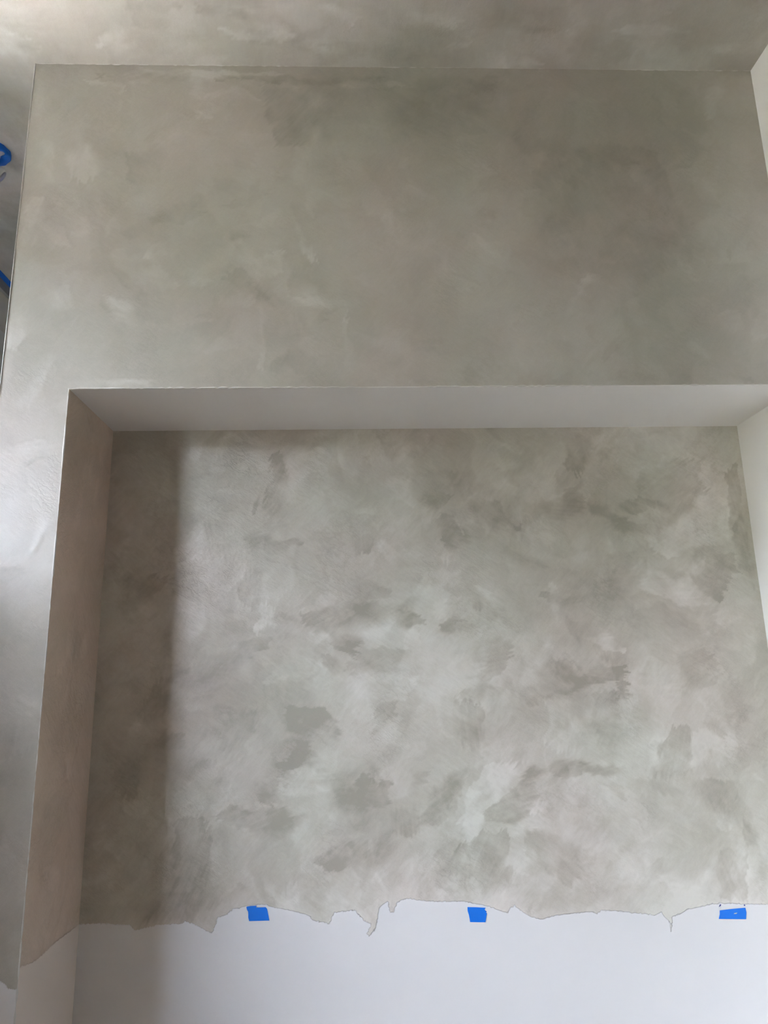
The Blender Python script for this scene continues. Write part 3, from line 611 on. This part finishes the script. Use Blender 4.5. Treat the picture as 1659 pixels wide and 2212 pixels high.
bk.inputs['Color2'].default_value = (0.075, 0.052, 0.034, 1)
bk.inputs['Mortar'].default_value = (0.12, 0.06, 0.03, 1)
L.new(tcf.outputs['Object'], bk.inputs['Vector'])
L.new(bk.outputs[0], N['Principled BSDF'].inputs['Base Color'])
bpy.data.objects['floor'].data.materials.append(floor_m)
boxes('ground', [(-60, XF - .12, -60, 60, -.4, -.3), (XF - .12, XW - .12, YL + .12, 60, -.4, -.3)], ground_m, kind='structure')

boxes('added_eave', [(-2.05, XW - .12, YL + .12, YE, 2.70, 2.82)], tan_wall, kind='structure')  # unseen roof overhang added to block high sky at the near left window
boxes('added_bounce_wall', [(-6.4, -6.0, 0.8, 5.6, -.3, 4.2)], trim_paint, kind='structure')  # unseen wall added outside to bounce sunlight into the room
bounce_patio_m = paint_mat('bounce_patio_concrete', (0.44, 0.43, 0.42), 0.9, .2, 60)
boxes('bounce_patio', [(-6.0, XW - .12, -0.9, 5.6, -.3, -.25)], bounce_patio_m, kind='structure')  # unseen pale paving added to bounce sunlight up onto the ceiling
sky_blocker_m = paint_mat('sky_blocker_green', (0.032, 0.034, 0.022), 0.9, .5, 30)
boxes('sky_blocker', [(-7.2, -6.6, -12, -7.0, -.3, 3.1), (-7.2, -6.6, -7.0, -1.3, -.3, 3.65)], sky_blocker_m, kind='structure')  # unseen greenery added, its height set to cut low sky through the far window

# window frames and panes
glass = bpy.data.materials.new('window_glass')
glass.use_nodes = True
N, L = nodes(glass)
N.remove(N['Principled BSDF'])
tr, gl, mxs, fr = N.new('ShaderNodeBsdfTransparent'), N.new('ShaderNodeBsdfGlossy'), N.new('ShaderNodeMixShader'), N.new('ShaderNodeLayerWeight')
gl.inputs['Roughness'].default_value = 0.02
L.new(mth(N, L, 'MULTIPLY_ADD', mth(N, L, 'POWER', fr.outputs['Facing'], 5.0), 0.5, 0.03), mxs.inputs[0]); L.new(tr.outputs[0], mxs.inputs[1]); L.new(gl.outputs[0], mxs.inputs[2])
L.new(mxs.outputs[0], N['Material Output'].inputs[0])
for n_, (XQ, y0, y1, z0, z1) in enumerate(WINDOWS):
    t = .035
    wn = boxes('window_%d' % (n_ + 1), [(XQ - .10, XQ - .05, y0, y0 + t, z0, z1), (XQ - .10, XQ - .05, y1 - t, y1, z0, z1),
               (XQ - .10, XQ - .05, y0 + t, y1 - t, z0, z0 + t), (XQ - .10, XQ - .05, y0 + t, y1 - t, z1 - t, z1)], trim_paint, kind='structure')
    mid = (z0 + z1) / 2
    if n_ == 0:
        boxes('glazing_bar', [(XQ - .095, XQ - .055, y0 + t, y1 - t, q - .05, q + .05) for q in (0.77, 1.62)], trim_paint, wn)
    boxes('pane', [(XQ - .078, XQ - .074, y0 + t, y1 - t, z0 + t, z1 - t)], glass, wn)

px0, px1, pz0, pz1 = ADDED_END_WINDOW
wn = boxes('window_3', [(px0, px0 + .03, YE + .05, YE + .1, pz0, pz1), (px1 - .03, px1, YE + .05, YE + .1, pz0, pz1), (px0 + .03, px1 - .03, YE + .05, YE + .1, pz0, pz0 + .03), (px0 + .03, px1 - .03, YE + .05, YE + .1, pz1 - .03, pz1)], trim_paint, kind='structure')
boxes('pane', [(px0 + .03, px1 - .03, YE + .074, YE + .078, pz0 + .03, pz1 - .03)], glass, wn)

# cornice strip and the white casing of the passage door, seen in the gap at the far left
boxes('trim_1', [(XW, XW + .006, -.5, YE, ZC - .043, ZC), (XW, XW + .012, -.5, YE, ZC - .046, ZC - .040)], grey_trim, kind='structure')
boxes('trim_2', [(XW, XW + .004, 0.03, 1.62, 2.545, 2.713)], trim_paint, kind='structure')

# ------------------------------------------------------------------ plaster beads on the corners
def bead(name, p0, p1, rad, wob, step, seed, m, gaps=0.0):
    r = random.Random(seed)
    p0, p1 = Vector(p0), Vector(p1)
    n = max(2, int((p1 - p0).length / step))
    d = (p1 - p0).normalized()
    s1 = d.orthogonal().normalized(); s2 = d.cross(s1)
    V, F = [], []
    K = 6
    off = 0.0
    for i in range(n + 1):
        c = p0.lerp(p1, i / n)
        off = off * .85 + r.uniform(-1, 1) * .3
        rr = rad * (1 + wob * off * 1.4) * (r.uniform(.0, .35) if r.random() < gaps else 1)
        rr = max(rr, rad * .15)
        for k in range(K):
            t = 2 * math.pi * k / K
            V.append(c + (s1 * math.cos(t) + s2 * math.sin(t)) * rr * r.uniform(.85, 1.15))
    for i in range(n):
        for k in range(K):
            F.append((i * K + k, i * K + (k + 1) % K, (i + 1) * K + (k + 1) % K, (i + 1) * K + k))
    return obj(name, V, F, m, None, True, kind='structure')

bead('trim_3', (XL, 0, 0.4), (XL, 0, ZC), 0.0013, .35, .02, 1, bead_plaster)
bead('trim_4', (XN, 0, 0.4), (XN, 0, ZS), 0.0014, .8, .010, 2, bead_plaster, .25)
bead('trim_5', (XN, 0, ZS), (XR, 0, ZS), 0.0014, 1.0, .009, 3, bead_plaster, .35)
bead('trim_6', (XL, -.0005, ZC), (XR, -.0005, ZC), 0.0011, 1.0, .009, 4, bead_plaster, .4)

# ------------------------------------------------------------------ masking tape
def tape_mat(name, col):
    m = mat(name, col, 0.55, 0.3)
    N, L = nodes(m)
    tc = N.new('ShaderNodeTexCoord')
    b = N.new('ShaderNodeBump'); b.inputs['Strength'].default_value = .25; b.inputs['Distance'].default_value = .002
    wv = noise(N, L, tc.outputs['Object'], 420.0, 3, .6)
    L.new(wv, b.inputs['Height']); L.new(b.outputs[0], N['Principled BSDF'].inputs['Normal'])
    return m
blue = tape_mat('blue_tape', (0.012, 0.195, 0.80))
blue_old = tape_mat('blue_tape_scrap', (0.03, 0.05, 0.22))

from mathutils.geometry import tessellate_polygon
def sheet(name, outline, holes, y, thick, m, parent=None, curl=0.0, base=(0, 0, 0)):
    loops = [outline] + holes
    pts = [q for l in loops for q in l]
    tris = tessellate_polygon([[Vector((q[0], q[1], 0)) for q in l] for l in loops])
    n = len(pts)
    zt = max(q[1] for q in outline)
    bx, by, bz = base
    def fy(q): return y - curl * max(0, 1 - (zt - q[1]) / .012)
    V = [(q[0] - bx, fy(q) - thick - by, q[1] - bz) for q in pts] + [(q[0] - bx, y - by, q[1] - bz) for q in pts]
    F = [tuple(t) for t in tris] + [tuple(i + n for i in reversed(t)) for t in tris]
    k = 0
    for l in loops:
        for i in range(len(l)):
            a, c = k + i, k + (i + 1) % len(l)
            F.append((a, c, c + n, a + n))
        k += len(l)
    o = obj(name, V, F, m, parent)
    if not parent: o.location = base
    bm = bmesh.new(); bm.from_mesh(o.data); bmesh.ops.recalc_face_normals(bm, faces=bm.faces); bm.to_mesh(o.data); bm.free()
    return o

def centre(P): return (sum(q[0] for q in P) / len(P), D - .0006, min(q[1] for q in P))
TY = D - 0.0005
for P, lab in ((T1, 'near-square blue tape piece with a notch torn from its top edge'),
               (T2, 'blue tape piece tapering downward with a ragged nicked right edge')):
    o = sheet('masking_tape', P, [], TY, .0005, blue, None, .0006, centre(P))
    o['label'] = lab; o['category'] = 'tape'; o['group'] = 'blue tape marks along the plaster edge in the niche'
b3 = centre(T3)
o = sheet('masking_tape', T3, [T3hole], TY, .0005, blue, None, .0004, b3)
o['label'] = 'wide blue tape strip with a small white hole torn in its middle'
o['category'] = 'tape'; o['group'] = 'blue tape marks along the plaster edge in the niche'
for S in (S1, S2):
    k = sheet('torn_scrap', S, [], TY, .0004, blue_old, o, 0, b3)
    k['label'] = 'dark torn scrap left above the tape'

# tape along the ceiling of the passage
tp = boxes('masking_tape_strip', [(-.03 + .0005, 0, -.55, .55, -.0012, -.0004)], blue)
tp.location = (XW + .0005, 1.15, ZC)
tp['label'] = 'long blue tape strip along the ceiling edge in the dark gap'
tp['category'] = 'tape'
for vx in tp.data.vertices: vx.co.x += .030

# ------------------------------------------------------------------ masked spotlight on the passage ceiling
def lathe(prof, seg=40, axis='Z'):
    V, F = [], []
    for r_, z_ in prof:
        for k in range(seg):
            t = 2 * math.pi * k / seg
            V.append((r_ * math.cos(t), r_ * math.sin(t), z_))
    n = len(prof)
    for i in range(n - 1):
        for k in range(seg):
            a, c = i * seg + k, i * seg + (k + 1) % seg
            F.append((a, c, c + seg, a + seg))
    F.append(tuple(range(seg - 1, -1, -1)))
    F.append(tuple((n - 1) * seg + k for k in range(seg)))
    return V, F

def place(V, M_): return [tuple(M_ @ Vector(q)) for q in V]
def fix(o):
    bm = bmesh.new(); bm.from_mesh(o.data); bmesh.ops.recalc_face_normals(bm, faces=bm.faces); bm.to_mesh(o.data); bm.free()
    return o

FX, FY = FIX_XY
root = bpy.data.objects.new('ceiling_spotlight', None); C.objects.link(root)
root.location = (FX, FY, ZC)
root['label'] = 'white ceiling spotlight with its mount masked in blue tape, cut by the left edge'
root['category'] = 'light'
plate_m = paint_mat('spot_plate', (0.52, 0.53, 0.66), 0.45, 0.02)
spot_m = paint_mat('spot_white', (0.88, 0.90, 0.90), 0.35, 0.02)
V, F = lathe([(.020, 0), (.042, 0), (.042, -.012), (.039, -.016), (.020, -.016)])
fix(obj('mount_plate', V, F, plate_m, root, True))
# tape ring wrapped round the mount: side band, and strips folded over the face leaving a wedge of the plate bare
V, F = [], []
seg = 48
for k in range(seg + 1):
    t = 2 * math.pi * k / seg
    wob = .0012 * math.sin(5 * t) + .0008 * math.sin(11 * t + 1)
    open_ = smooth(np.array(1 - abs(((t - 5.95 + math.pi) % (2 * math.pi)) - math.pi) / .62)).item()
    inner = .018 + .022 * open_
    for r_, z_ in ((.0445 + wob, 0.0), (.0450 + wob, -.0135), (.0425 + wob, -.0185), (inner, -.0178 + wob * .5)):
        V.append((r_ * math.cos(t), r_ * math.sin(t), z_))
for k in range(seg):
    for q in range(3):
        a = k * 4 + q
        F.append((a, a + 4, a + 5, a + 1))
tape_ring = obj('tape_wrap', V, F, blue, root, True)
tape_ring['label'] = 'blue masking tape wrapped around the mount'
md = tape_ring.modifiers.new('thickness', 'SOLIDIFY'); md.thickness = .0006; md.offset = 1
R1 = Matrix.Translation((0, 0, -.016))
V, F = lathe([(.010, 0), (.010, -.028), (.012, -.032), (.012, -.036)])
fix(obj('stem', place(V, R1), F, spot_m, root, True))
HD = Vector((0.78, 0.42, -0.46)).normalized()
R2 = Matrix.Translation((-.018, -.006, -.052)) @ HD.to_track_quat('Z', 'Y').to_matrix().to_4x4()
V, F = lathe([(.014, -.036), (.021, -.032), (.021, .030), (.0200, .0305), (.0200, .032), (.021, .0325), (.021, .050), (.019, .053)])
head = fix(obj('lamp_head', place(V, R2), F, spot_m, root, True))
V, F = lathe([(.016, .0532), (.016, .0545), (.002, .0548)])
fix(obj('lens', place(V, R2), F, plate_m, head, True))
